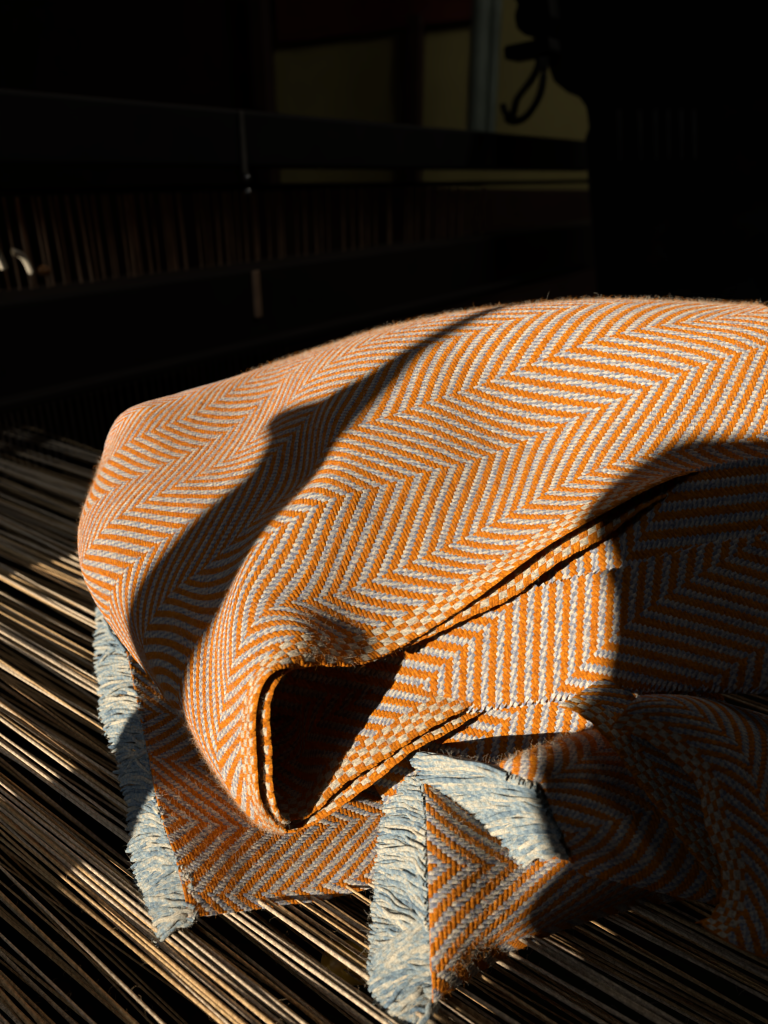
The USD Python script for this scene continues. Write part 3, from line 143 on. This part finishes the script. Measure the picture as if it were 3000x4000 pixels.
def weave(s, kind, u0, u1, v0, v1, sel=True, step=.55, cut=None):
    """All warp ends (kind 'warp') or weft picks ('weft') of a sheet as half-round yarns that cross over and under."""
    u0, u1, v0, v1 = u0 * 1.5, u1 * 1.5, v0 * 1.5, v1 * 1.5
    i0, i1, j0, j1 = int(math.floor(u0)), int(math.ceil(u1)), int(math.floor(v0)), int(math.ceil(v1))
    if kind == 'warp':
        lines = np.arange(j0, j1); along = np.arange(u0, u1 + 1e-6, step); cells = np.arange(i0 - 2, i1 + 3)
        up = warp_up(cells[None], lines[:, None], s.sgn, sel).astype(float) * 2 - 1
    else:
        lines = np.arange(i0, i1); along = np.arange(v0 - (1.3 if sel else 0), v1 + 1e-6, step); cells = np.arange(j0 - 4, j1 + 3)
        up = -(warp_up(lines[:, None], cells[None], s.sgn, sel).astype(float) * 2 - 1)
    k = np.clip(np.searchsorted(cells + .5, along) - 1, 0, len(cells) - 2); t = np.clip(along - cells[k] - .5, 0, 1); t = t * t * (3 - 2 * t)
    hgt = up[:, k] * (1 - t) + up[:, k + 1] * t
    g = np.random.default_rng(len(s.key) * 7 + (kind == 'warp'))
    wob = .12 * (meshkit.noise(np.stack([np.broadcast_to(along * .5, (len(lines), len(along))), np.broadcast_to(lines[:, None] * 3.7, (len(lines), len(along))), np.zeros((len(lines), len(along)))], -1), 3) - .5)
    LL, AA = np.meshgrid(lines + .5, along, indexing='ij')
    LL = LL + wob
    u, v = (AA, LL) if kind == 'warp' else (LL, AA)
    P, n, tu, tv = s.at(u, v)
    side = tv if kind == 'warp' else tu
    fat = 1 + .16 * (g.random((len(lines), 1)) - .5) + .22 * (meshkit.noise(np.stack([AA * .9, LL * 5.1, AA * 0], -1), 9) - .5)
    plump = 1 + .10 * np.maximum(hgt, 0)
    wr, hr = A_ * .60 * fat * plump, A_ * .31 * fat
    loc = np.linalg.norm(np.gradient(P, axis=0), axis=-1, keepdims=True)[..., 0] if len(lines) > 1 else A_
    wr = np.maximum(wr, np.clip(loc, A_ * .5, A_ * 1.7) * .57)
    Q = P + n * (hgt * A_ * .19)[..., None]
    V = Q[:, :, None] + side[:, :, None] * (np.cos(ARC)[None, None] * wr[..., None])[..., None] + n[:, :, None] * (np.sin(ARC)[None, None] * hr[..., None])[..., None]
    nl, na, nr = V.shape[:3]
    idx = np.arange(nl * na * nr).reshape(nl, na, nr)
    a, b, c, d = idx[:, :-1, :-1], idx[:, 1:, :-1], idx[:, 1:, 1:], idx[:, :-1, 1:]
    ok = s.keep(u, v)
    if cut is not None: ok &= cut(u, v)
    okq = np.broadcast_to((ok[:, :-1] & ok[:, 1:])[:, :, None], a.shape)
    F = np.stack([a[okq], b[okq], c[okq], d[okq]], -1)
    uv = np.stack(np.broadcast_arrays(AA[:, :, None], (LL[:, :, None] * 1.37 % 1.) + np.linspace(0, .5, nr)[None, None]), -1).reshape(-1, 2)
    V = V.reshape(-1, 3)
    used = np.zeros(len(V), bool); used[F.ravel()] = True
    re = np.cumsum(used) - 1
    F = re[F]
    # orientation
    v_, f_ = V[used], F
    return (v_, np.vstack([f_[:, [0, 1, 2]], f_[:, [0, 2, 3]]])), uv[used]
SCARF = thing('scarf', 'folded orange and pale blue herringbone wool scarf with short fringes, lying on the loom threads', 'scarf')
SHEETS = {k: Sheet(k) for k in DATA['S']}
def cloth(name, key, u0, u1, v0, v1, sel=True, step=.55, cut=None, label=None):
    s = SHEETS[key]
    part = thing(name, parent=SCARF, label=label)
    for kind, m, nm in (('warp', PALE, 'pale_yarns'), ('weft', ORANGE, 'orange_yarns')):
        mesh, uv = weave(s, kind, u0, u1, v0, v1, sel, step, cut)
        if kind == 'warp' and sel:
            mesh2, uv2 = weave(s, kind, u0, u1, 0, SELV / 1.5, sel, step, cut)
            mesh, uv = weave(s, kind, u0, u1, max(v0, SELV / 1.5), v1, sel, step, cut)
            obj('selvedge_yarns', mesh2, CREAM, part, smooth=True, uv=uv2, kind='stuff')
        obj(nm, mesh, m, part, smooth=True, uv=uv, kind='stuff')
    return part
cutA = lambda u, v: ~((u < -15) & (v > 150 - (u + 15) * .1)) & ~((u > 136) & (v < 50))
cloth('top_fold', 'A', -79, 103, 0, 140, step=.55, cut=cutA, label='upper fold with a raised ridge and an open rolled mouth')
cloth('inner_fold', 'B', -76, 86, 0, 16)
cloth('middle_fold', 'L2', -30, 50, -12, 42, sel=False)
cloth('lower_fold', 'L3', -60, 62, -14, 50, sel=False)
cloth('mouth_floor', 'D0', -4, 47, 0, 30)
cloth('mouth_lip', 'A2', -1, 44, 0, 10)
cloth('under_layer', 'M', -30, 36, .7, 44.7, sel=False)
cloth('bottom_layer', 'E', 0, 58, -5.3, 78.7, sel=False, label='bottom layer ending in the left fringe')
cloth('front_corner', 'F', 0, 50, -5.3, 32.7, sel=False, label='front corner ending in the middle fringe')
cloth('short_end', 'G', 0, 36, 16.7, 62.7, sel=False, label='short end with the fringe turned back')
cloth('right_roll', 'H', 0, 56, 0, 44, label='rolled fold in shade at the right')
cloth('right_roll_edge', 'H2', 0, 48, 0, 14)
# fringes
def tube(P, r, sides=6, uv0=0.):
    P = np.asarray(P, float); t = np.gradient(P, axis=0); t /= np.linalg.norm(t, axis=1, keepdims=True) + 1e-12
    ref = np.array([0, 0, 1.]) if abs(t[len(t) // 2, 2]) < .9 else np.array([1., 0, 0])
    a = np.cross(t, ref); a /= np.linalg.norm(a, axis=1, keepdims=True) + 1e-12; b = np.cross(a, t)
    th = np.linspace(0, 2 * np.pi, sides + 1); r = np.broadcast_to(r, (len(P),))
    V = P[:, None] + r[:, None, None] * (np.cos(th)[None, :, None] * a[:, None] + np.sin(th)[None, :, None] * b[:, None])
    L = np.concatenate([[0], np.cumsum(np.linalg.norm(np.diff(P, axis=0), axis=1))]) / A_
    uv = np.stack(np.broadcast_arrays(L[:, None] + uv0 * 17, (th / (2 * np.pi))[None] + int(uv0 * 97)), -1).reshape(-1, 2)
    i, j = np.meshgrid(np.arange(len(P) - 1), np.arange(sides), indexing='ij'); k = sides + 1
    q = np.stack([i * k + j, i * k + j + 1, (i + 1) * k + j + 1, (i + 1) * k + j], -1).reshape(-1, 4)
    return V.reshape(-1, 3), np.vstack([q[:, [0, 1, 2]], q[:, [0, 2, 3]]]), uv
def merge(parts):
    n, VV, FF, UU = 0, [], [], []
    for v, f, u in parts:
        VV.append(v); FF.append(f + n); UU.append(u); n += len(v)
    return (np.vstack(VV), np.vstack(FF)), np.vstack(UU)
def resample(L, t):
    L = np.array(L); s = np.concatenate([[0], np.cumsum(np.linalg.norm(np.diff(L, axis=0), axis=1))]); s /= s[-1]
    return np.stack([np.interp(t, s, L[:, k]) for k in range(3)], -1)
HAIR_SEEDS = []
def byindex(L, t):
    L = np.array(L); k = t * (len(L) - 1); i = int(min(max(k, 0), len(L) - 2)); w = k - i
    return L[i] * (1 - w) + L[i + 1] * w
def fringe(D, name, label):
    g = np.random.default_rng(D['n']); parts = []
    n = int(D['n'] * 1.35)
    for layer in range(3):
        for k in range(n):
            t = (k + .5 + (g.random() - .5) * .7) / n
            b, e = byindex(D['b'], t), byindex(D['t'], min(1, max(0, t + (g.random() - .5) * .02)))
            wave = meshkit.noise(np.array([t * 14, layer * 3.1, 0]), 2)
            stray = g.random() < .16
            if stray: e = byindex(D['t'], min(1, max(0, t + (g.random() - .5) * .16)))
            ln = (1., .97, .93)[layer] * (.93 + .07 * g.random() + .05 * wave)
            e = b + (e - b) * ln
            q = np.linspace(-.04, 1, 18)[:, None]
            lift = D['bulge'] * (.62 + .24 * layer + .30 * wave) * (.94 + .12 * g.random()) + (.0012 * g.random() if stray and layer == 2 else 0)
            side = np.cross(e - b, [0, 0, 1.]); side /= np.linalg.norm(side) + 1e-9
            ph, w = g.random() * 6.28, 2 + 3 * g.random()
            P = b + (e - b) * q + np.array([0, 0, 1.]) * (lift * np.sin(np.pi * np.clip(q * .93 + .07, 0, 1)) ** .8 - .0006) + side * (.0003 + .0004 * g.random() + .0008 * stray) * np.sin(ph + q * w) + np.array([0, 0, .00022]) * np.sin(ph * 2 + q * 9) + side * .00022 * np.sin(ph * 3 + q * 15)
            r = .00052 * (.85 + .4 * g.random()) * (1 - .35 * np.clip((q[:, 0] - .88) / .12, 0, 1))
            parts.append(tube(P, r, 6, g.random()))
            HAIR_SEEDS.append((P, r.mean()))
    mesh, uv = merge(parts)
    return obj(name, mesh, FRINGE, SCARF, smooth=True, uv=uv, kind='stuff', label=label)
fringe(DATA['FR']['f1'], 'fringe', 'left fringe of cut pale blue yarns')
fringe(DATA['FR']['f2'], 'fringe', 'middle fringe of cut pale blue yarns')
fringe(DATA['FR']['f2b'], 'fringe', 'frayed corner tuft of the middle fringe')
fringe(DATA['FR']['f3'], 'fringe', 'right fringe of cut pale blue yarns turned back')
# loose wool fibres
def curves(name, starts, dirs, lens, m, parent, rad=.000022, pts=6, seed=1):
    g = np.random.default_rng(seed); n = len(starts)
    d = dirs / (np.linalg.norm(dirs, axis=1, keepdims=True) + 1e-9)
    P = np.zeros((n, pts, 3)); P[:, 0] = starts
    axis = g.normal(size=(n, 3)); axis /= np.linalg.norm(axis, axis=1, keepdims=True); bend = (g.random((n, 1)) - .1) * 1.3
    for k in range(1, pts):
        d = d + np.cross(axis, d) * bend + g.normal(size=(n, 3)) * .12; d /= np.linalg.norm(d, axis=1, keepdims=True)
        P[:, k] = P[:, k - 1] + d * (lens / (pts - 1))[:, None]
    c = UsdGeom.BasisCurves.Define(stage, numbered(parent + '/' + name))
    c.CreateTypeAttr('linear'); c.CreateCurveVertexCountsAttr(Vt.IntArray.FromNumpy(np.full(n, pts, np.int32)))
    c.CreatePointsAttr(Vt.Vec3fArray.FromNumpy(P.reshape(-1, 3).astype(np.float32)))
    w = np.broadcast_to(np.linspace(2 * rad, .6 * rad, pts), (n, pts)).ravel().astype(np.float32)
    c.CreateWidthsAttr(Vt.FloatArray.FromNumpy(w)); c.SetWidthsInterpolation('vertex')
    UsdShade.MaterialBindingAPI.Apply(c.GetPrim()).Bind(m)
    tag(c.GetPrim(), kind='stuff')
def fuzz(keys):
    So, Do, Sp, Dp = [], [], [], []
    for key, n, u0, u1, v0, v1, cut in keys:
        s = SHEETS[key]; g = np.random.default_rng(n)
        u, v = 1.5 * (u0 + (u1 - u0) * g.random(n)), 1.5 * (v0 + (v1 - v0) * g.random(n))
        ok = s.keep(u, v)
        if cut is not None: ok &= cut(u, v)
        u, v = u[ok], v[ok]
        P, nn, tu, tv = s.at(u, v)
        up = warp_up(np.floor(u).astype(int), np.floor(v).astype(int), s.sgn, key in ('A', 'B', 'D0', 'A2', 'H', 'H2'))
        ang = g.random(len(u)) * 6.283
        d = nn * (.25 + .6 * g.random(len(u)))[:, None] + tu * np.cos(ang)[:, None] + tv * np.sin(ang)[:, None]
        P = P + nn * A_ * .45
        So.append(P[~up]); Do.append(d[~up]); Sp.append(P[up]); Dp.append(d[up])
    g = np.random.default_rng(5)
    for S, D, m, nm in ((So, Do, H_OR, 'orange_fibres'), (Sp, Dp, H_PA, 'pale_fibres')):
        S, D = np.vstack(S), np.vstack(D)
        L = .0009 + .0018 * g.random(len(S)) ** 2 + .0014 * (g.random(len(S)) < .012)
        curves(nm, S, D, L, m, SCARF, seed=len(nm))
fuzz([('A', 110000, -79, 96, 0, 120, cutA), ('L2', 12000, -30, 50, -12, 42, None), ('L3', 34000, -60, 62, -14, 50, None), ('M', 7000, -30, 36, .7, 44.7, None), ('E', 16000, 0, 58, -5, 55, None),
      ('F', 12000, 0, 50, -5, 32, None), ('G', 7000, 0, 36, 22, 62, None), ('B', 6000, -76, 86, 0, 6, None), ('D0', 2500, -4, 47, 0, 7, None), ('A2', 800, -1, 44, 0, 6, None)])
S, D = [], []
for P, r in HAIR_SEEDS:
    k = rng.integers(1, len(P), 15); a = rng.normal(size=(15, 3)); a[:, 2] = np.abs(a[:, 2]); a /= np.linalg.norm(a, axis=1, keepdims=True)
    S.append(P[k] + a * r * .9); D.append(a + rng.normal(size=(15, 3)) * .4)
S, D = np.vstack(S), np.vstack(D)
curves('fringe_fibres', S, D, .0012 + .002 * rng.random(len(S)) ** 2, H_PA, SCARF, seed=3)
T_, B_ = np.array([-.817, .5766, 0]), np.array([.5766, .817, 0])   # along the warp, across it
def LP(t, b, z): return T_ * t + B_ * b + np.array([0, 0, z])
def onT(px, py, D):
    r = ray(px, py); return CAM + r * ((D - CAM @ T_) / (r @ T_))
def onB(px, py, D):
    r = ray(px, py); return CAM + r * ((D - CAM @ B_) / (r @ B_))
def onZ(px, py, zz):
    r = ray(px, py); return CAM + r * ((zz - CAM[2]) / r[2])
# ------------------------------------------------------------------ the window wall behind the camera, with its mullion: it lets the sun in
SH = np.array([SUN[0], SUN[1], 0]); SH /= np.linalg.norm(SH); EL = math.asin(SUN[2])
EH = np.array([E1[0], E1[1], 0])
def sunpt(a, e2, t):                                               # a point that shades what lies at (a, e2) seen from the sun, t metres towards the window
    return EH * a + SH * t + np.array([0, 0, (e2 + t * math.sin(EL)) / math.cos(EL)])
def wall_piece(poly, t, depth):
    m = trimesh.creation.extrude_polygon(poly, depth, engine='earcut')
    v = np.array(m.vertices)
    zc = (v[:, 1] + t * math.sin(EL)) / math.cos(EL)
    return trimesh.Trimesh(EH * v[:, :1] + SH * (t + v[:, 2:]) + np.stack([zc * 0, zc * 0, zc], 1), m.faces, process=False)
M_WALLW = plain('window_wall_paint', (.05, .045, .04), .8)
M_WOOD = plain('dark_wood', (.035, .022, .014), .5, scale=30)
hole = Polygon([(-.337, -.008), (-.02, -.008), (-.02, .20), (-.15, .26), (-.15, .60), (-.337, .60)])
big = sbox(-5.5, -1.2, 4, 2.6)
hq = onT(95, 1010, .47)
gap = Polygon([(-.5280, .117), (-.508, .116), (-.509, .141), (-.5282, .140)])
obj('window_wall', wall_piece(big.difference(hole).difference(gap), .36, .006), M_WALLW, kind='structure')
mull = Polygon([(-.1915, -.02), (-.1915, 0), (-.1890, .058), (-.1875, .068), (-.186, .078), (-.185, .0865), (-.184, .094), (-.186, .100), (-.1885, .1037), (-.1945, .1054), (-.1975, .1072), (-.1965, .1095), (-.1917, .112), (-.1815, .117), (-.1765, .1265), (-.1755, .149), (-.1755, .62),
                (-.169, .62), (-.169, .148), (-.1695, .137), (-.1666, .128), (-.1646, .119), (-.1625, .113), (-.1616, .106), (-.1605, .0966), (-.157, .088), (-.1550, .01), (-.1545, -.02)])
obj('window_mullion', wall_piece(mull, .355, .012), M_WOOD, kind='structure')
post = Polygon([(-.0700, -.02), (-.0705, .028), (-.068, .041), (-.075, .055), (-.078, .070), (-.082, .085), (-.087, .095), (-.096, .105), (-.1015, .112), (-.1035, .119), (-.102, .126), (-.098, .1295), (-.090, .132), (-.080, .136), (-.060, .139), (-.015, .142), (-.015, -.02)])
obj('window_post', wall_piece(post, .352, .02), M_WOOD, kind='structure')
# ------------------------------------------------------------------ the loom
WZ = -.014
g = np.random.default_rng(21)
WARP = thing('loom_warp', 'stretched cream, tan and brown yarns of the loom warp running under the scarf', 'warp yarns')
b = -.245; seeds = []
def put_yarn(b, zz, skew, r, mi, dz=0.):
    t = np.linspace(-.22, .52, 40)
    P = T_ * t[:, None] + B_ * (b + skew * (t - .1) / .4)[:, None] + np.array([0, 0, 1.]) * (zz + t * dz + .0004 * np.sin(t * 40 + g.random() * 6))[:, None]
    r = r * (1 + .18 * (meshkit.noise(np.stack([t * 160, t * 0 + b * 900, t * 0], -1), 4) - .5))
    v, f, uv = tube(P, r, 8, g.random())
    obj('yarn', (v, f), YARN[mi], WARP, smooth=True, uv=uv)
    seeds.append((P, r.mean()))
for px, py, mis in ((620, 3740, (1, 1, 0, 0, 0, 0, 0)), (110, 2530, (0, 0, 0)), (700, 3700, (1,)), (150, 2330, (0, 0, 1)), (1200, 3650, (0, 1)), (150, 3000, (0, 0))):
    bb = onZ(px, py, WZ + .003) @ B_
    for q, mi in enumerate(mis): put_yarn(bb + q * .00142 + .0003 * g.random(), WZ + .0015 + .001 * g.random(), .006 * (g.random() - .5), (.00041 * (.8 + .4 * g.random())), mi)
while b < .27:
    low = g.random() < .42
    zz = WZ - (.010 + .022 * g.random() if low else .0025 * g.random())
    put_yarn(b, zz, (g.random() - .5) * .026, (.00036 * (.75 + .55 * g.random())), int(g.choice([0, 1, 2], p=[.46, .38, .16])), -.012 if low else 0.)
    b += .0009 + .0024 * g.random() ** 1.4
deep = []
for q in range(230):
    bb = -.25 + .55 * (q + g.random()) / 230; zz = WZ - .022 - .022 * g.random()
    t = np.linspace(-.22, .52, 14)
    P = T_ * t[:, None] + B_ * (bb + (g.random() - .5) * .05 * (t - .1) / .4)[:, None] + np.array([0, 0, 1.]) * (zz - .02 * t)[:, None]
    deep.append(tube(P, .00034 * (.8 + .5 * g.random()), 6, g.random()))
mesh, uv = merge(deep)
obj('lower_shed_yarns', mesh, YARN[1], WARP, smooth=True, uv=uv, kind='stuff')
S, D = [], []
for P, r in seeds:
    k = 150; i = g.integers(0, len(P) - 1, k); q = P[i] + (P[i + 1] - P[i]) * g.random((k, 1))
    a = g.normal(size=(k, 3)); a /= np.linalg.norm(a, axis=1, keepdims=True)
    S.append(q + a * r * .8); D.append(a + T_ * g.normal(size=(k, 1)))
S, D = np.vstack(S), np.vstack(D)
curves('yarn_fibres', S, D, .0012 + .0025 * g.random(len(S)) ** 2, H_TAN, WARP, seed=8, rad=.000018)
LOOM = thing('loom', 'dark wooden loom frame with heddle wires and beams behind the scarf', 'loom')
M_IRON = plain('black_iron', (.012, .012, .012), .7, scale=25, spec=.25)
M_BEAM = plain('beam_varnish', (.016, .012, .010), .7, scale=14, spec=.2)
M_WIRE = plain('heddle_wire', (.62, .40, .25), .45, metal=.5, scale=60)
M_STEEL = plain('dull_steel', (.30, .30, .30), .3, metal=1., scale=60)
M_BRIGHT = plain('bright_steel', (.42, .38, .31), .45, metal=.3, scale=60)
def beam(t0, t1, b0, b1, z0, z1, bev=.004):
    sh = sbox(t0 + bev, z0 + bev, t1 - bev, z1 - bev).buffer(bev, quad_segs=3)
    m = trimesh.creation.extrude_polygon(sh, b1 - b0, engine='earcut'); v = np.array(m.vertices)
    return trimesh.Trimesh(T_ * v[:, :1] + B_ * (b0 + v[:, 2:]) + np.stack([v[:, 1] * 0] * 2 + [v[:, 1]], 1), m.faces, process=False)
obj('lower_beam', beam(.50, .56, -.6, 1.6, -.005, .073), M_BEAM, LOOM, smooth=30)
obj('upper_beam', beam(.50, .56, onT(-120, 500, .5) @ B_, 1.6, .155, .199), M_IRON, LOOM, smooth=30)
obj('heddle_bar', beam(.525, .535, onT(-120, 800, .5) @ B_, 1.6, .136, .142, .002), M_IRON, LOOM, smooth=30)
obj('heddle_frame', beam(.60, .64, -.6, 1.6, .02, .06), M_BEAM, LOOM, smooth=30)
pl = onT(945, 590, .5); hb = pl @ B_
obj('hinge', beam(.4975, .4999, hb - .0025, hb + .0025, .150, .1975, .001), M_STEEL, LOOM, smooth=30)
for zz in (.147, .136):
    m = trimesh.creation.icosphere(2, .0032); m.apply_translation(LP(.499, hb + .003, zz)); obj('rivet', m, M_STEEL, LOOM, smooth=True)
st = onT(1005, 1170, .498) @ B_
obj('strap', beam(.4965, .4995, st - .0035, st + .0035, .030, .071, .001), plain('leather', (.35, .22, .14), .5), LOOM, smooth=30)
px, k = -40., 0
while px < 1900 and k < 150:
    bb = onT(px, 1000, .53) @ B_
    dt = g.random() * .012; lean = (g.random() - .5) * .003
    P = np.array([LP(.53 + dt, bb + lean * (q - .5), .074 + (.139 - .074) * q) for q in np.linspace(0, 1, 5)])
    v, f, uv = tube(P, .0008 + .0005 * g.random(), 6)
    obj('heddle', (v, f), M_WIRE, LOOM, smooth=True)
    px += 17 + 26 * g.random(); k += 1
px, k = -60., 0
while px < 1150 and k < 70:
    bb = onT(px, 1520, .46) @ B_
    P = np.array([LP(.46, bb, -.03), LP(.46, bb, .012)])
    v, f, uv = tube(P, .0007, 5)
    obj('reed_wire', (v, f), M_STEEL, LOOM, smooth=True)
    px += 24 + 10 * g.random(); k += 1
obj('reed_bar', beam(.455, .470, -.6, 1.2, .0125, .020, .002), M_BEAM, LOOM, smooth=30)
# small bent wires at the far left
HOOKS = 'small bent steel wire hooks catching light among the heddles'
hk = thing('wire_hook', 'small bright bent wire hook among the heddle wires at the left edge', 'hook')
c = [onT(*p, .47) for p in ((48, 985), (70, 990), (95, 1010), (112, 1040), (122, 1062))]
v, f, uv = tube(CubicSpline(np.arange(5), np.array(c))(np.linspace(0, 4, 24)), .0021, 8); obj('wire', (v, f), M_BRIGHT, hk, smooth=True)
m = trimesh.creation.icosphere(2, .0019); m.apply_translation(c[-1]); obj('tip', m, M_BRIGHT, hk, smooth=True)
hk = thing('wire_hook', 'bright bent wire hook cut by the left edge of the picture', 'hook')
c = [onT(*p, .47) for p in ((-40, 960), (-15, 985), (0, 1010), (10, 1032), (16, 1050))]
v, f, uv = tube(CubicSpline(np.arange(5), np.array(c))(np.linspace(0, 4, 24)), .0023, 8); obj('wire', (v, f), M_BRIGHT, hk, smooth=True)
bd = trimesh.creation.icosphere(3, .0045); bd.vertices *= [1, 1, .85]; bd.apply_translation(onT(172, 1058, .515))
obj('bead', bd, plain('amber_bead', (.30, .12, .03), .3), smooth=True, label='small brown amber bead hanging beside the bent wire hook', category='bead')
# ------------------------------------------------------------------ room behind
M_OLIVE = plain('olive_plaster', (.36, .31, .12), .85, var=.12, scale=6)
M_RED = plain('red_brown_wood', (.10, .022, .014), .6, scale=8)
M_BROWN = plain('dark_brown_wood', (.05, .025, .018), .6, scale=8)
M_PIPE = plain('grey_green_paint', (.12, .15, .13), .4, scale=20)
WB = 2.0
def slab(px0, py0, px1, py1, D, depth, m, name, parent='/World', **kw):
    a, c = onB(px0, py0, D), onB(px1, py1, D)
    t0, t1 = sorted((a @ T_, c @ T_)); z0, z1 = sorted((a[2], c[2]))
    sh = sbox(t0, z0, t1, z1)
    mm = trimesh.creation.extrude_polygon(sh, depth, engine='earcut'); v = np.array(mm.vertices)
    return obj(name, trimesh.Trimesh(T_ * v[:, :1] + B_ * (D + v[:, 2:]) + np.stack([v[:, 1] * 0] * 2 + [v[:, 1]], 1), mm.faces, process=False), m, parent, **kw)
slab(-2500, -900, 5200, 2400, WB + .03, .05, M_BROWN, 'room_wall', kind='structure')
slab(1062, 95, 2700, 1500, WB, .02, M_OLIVE, 'wall_panel', kind='structure')
slab(-300, 712, 2900, 1700, WB - .045, .02, M_BROWN, 'wainscot', kind='structure')
slab(1000, -300, 1062, 1500, WB - .05, .04, M_BROWN, 'wall_post', label='dark brown upright post left of the olive wall panel', category='post')
slab(1062, -250, 1880, 70, WB - .02, .015, M_RED, 'wall_rail', label='dark red wooden rail above the olive wall panel', category='rail')
slab(1588, 60, 1622, 900, WB - .04, .03, M_BROWN, 'wall_bar', label='thin dark upright bar on the olive wall panel', category='bar')
def pipe(px, D, r, m):
    a = onB(px, 300, D); v, f, uv = tube(np.array([[a[0], a[1], onB(px, 640, D)[2]], [a[0], a[1], 2.]]), r, 16); return v, f
obj('wall_pipe', pipe(1868, 1.7, .022, M_PIPE), M_PIPE, smooth=True, label='thicker grey green pipe standing before the olive wall', category='pipe')
obj('wall_pipe', pipe(1925, 1.72, .012, M_PIPE), M_PIPE, smooth=True, label='thinner dark pipe right beside the thicker grey green pipe', category='pipe')
obj('floor', trimesh.creation.box([8, 8, .05], trimesh.transformations.translation_matrix([0, 1, -.95])), plain('dark_floor', (.006, .005, .004), .8, spec=.1), kind='structure')
# black machine head at the upper right
MD = .95
def plate(pts, D, depth):
    P = np.array([[(q := onB(x, y, D)) @ T_, q[2]] for x, y in pts])
    mm = trimesh.creation.extrude_polygon(Polygon(P).buffer(-.004).buffer(.004), depth, engine='earcut'); v = np.array(mm.vertices)
    return trimesh.Trimesh(T_ * v[:, :1] + B_ * (D + v[:, 2:]) + np.stack([v[:, 1] * 0] * 2 + [v[:, 1]], 1), mm.faces, process=False)
MH = thing('machine_head', 'black cast iron machine head hanging over the loom at the upper right', 'machine')
obj('body', plate([(2090, -350), (2100, 60), (2120, 150), (2135, 240), (2165, 320), (2215, 362), (2262, 380), (2290, 420), (2300, 500), (2285, 540), (2290, 620), (2320, 1000), (2350, 1300), (4200, 1300), (4200, -350)], MD, .25), M_IRON, MH)
obj('bracket', plate([(1985, -60), (2020, 20), (2010, 60), (2018, 110), (2050, 138), (2110, 150), (2150, 60), (2130, -80)], MD - .03, .06), M_IRON, MH)
obj('arm', plate([(1968, 180), (1972, 235), (2095, 212), (2150, 200), (2140, 140), (2080, 155)], MD - .05, .03), M_IRON, MH)
for zx in (2420, 2500, 2560, 2610, 2660, 2710):
    a, c = onB(zx, 430, MD - .02), onB(zx + 6, 620, MD - .02); v, f, uv = tube(np.array([a, c]), .002, 6); obj('rod', (v, f), M_STEEL, MH, smooth=True)
pts = [(2105, 225), (2088, 290), (2050, 345), (2018, 390), (2008, 430), (1995, 455), (1975, 440), (1966, 405)]
sp = CubicSpline(np.arange(len(pts)), np.array([onB(x, y, MD - .06) for x, y in pts]))(np.linspace(0, len(pts) - 1, 50))
v, f, uv = tube(sp, .0042, 8); STR = thing('strap_loop', 'dark looped strap with hooked end hanging below the machine arm', 'strap')
obj('strand', (v, f), M_IRON, STR, smooth=True)
pts = [(2125, 225), (2122, 300), (2108, 370), (2080, 425), (2045, 462), (2005, 472), (1978, 458)]
sp = CubicSpline(np.arange(len(pts)), np.array([onB(x, y, MD - .05) for x, y in pts]))(np.linspace(0, len(pts) - 1, 50))
v, f, uv = tube(sp, .0045, 8); obj('strand', (v, f), M_IRON, STR, smooth=True)
# dim lamp of the room, high on the right, that lifts the wall out of the black
area('room_light', LP(-.35, 1.0, 1.5), LP(-.2, 2.0, .5), .6, .6, 2.2, (1., .93, .78))

m = trimesh.creation.capsule(.008, .0055, count=[16, 16]); m.apply_transform(trimesh.transformations.rotation_matrix(1.3, [.3, 1, .2])); m.apply_translation(onZ(1385, 3758, -.045))
obj('yellow_bobbin', m, plain('yellow_paint', (.75, .42, .04), .4), smooth=True, label='small yellow bobbin glimpsed below the warp yarns beside the middle fringe', category='bobbin')
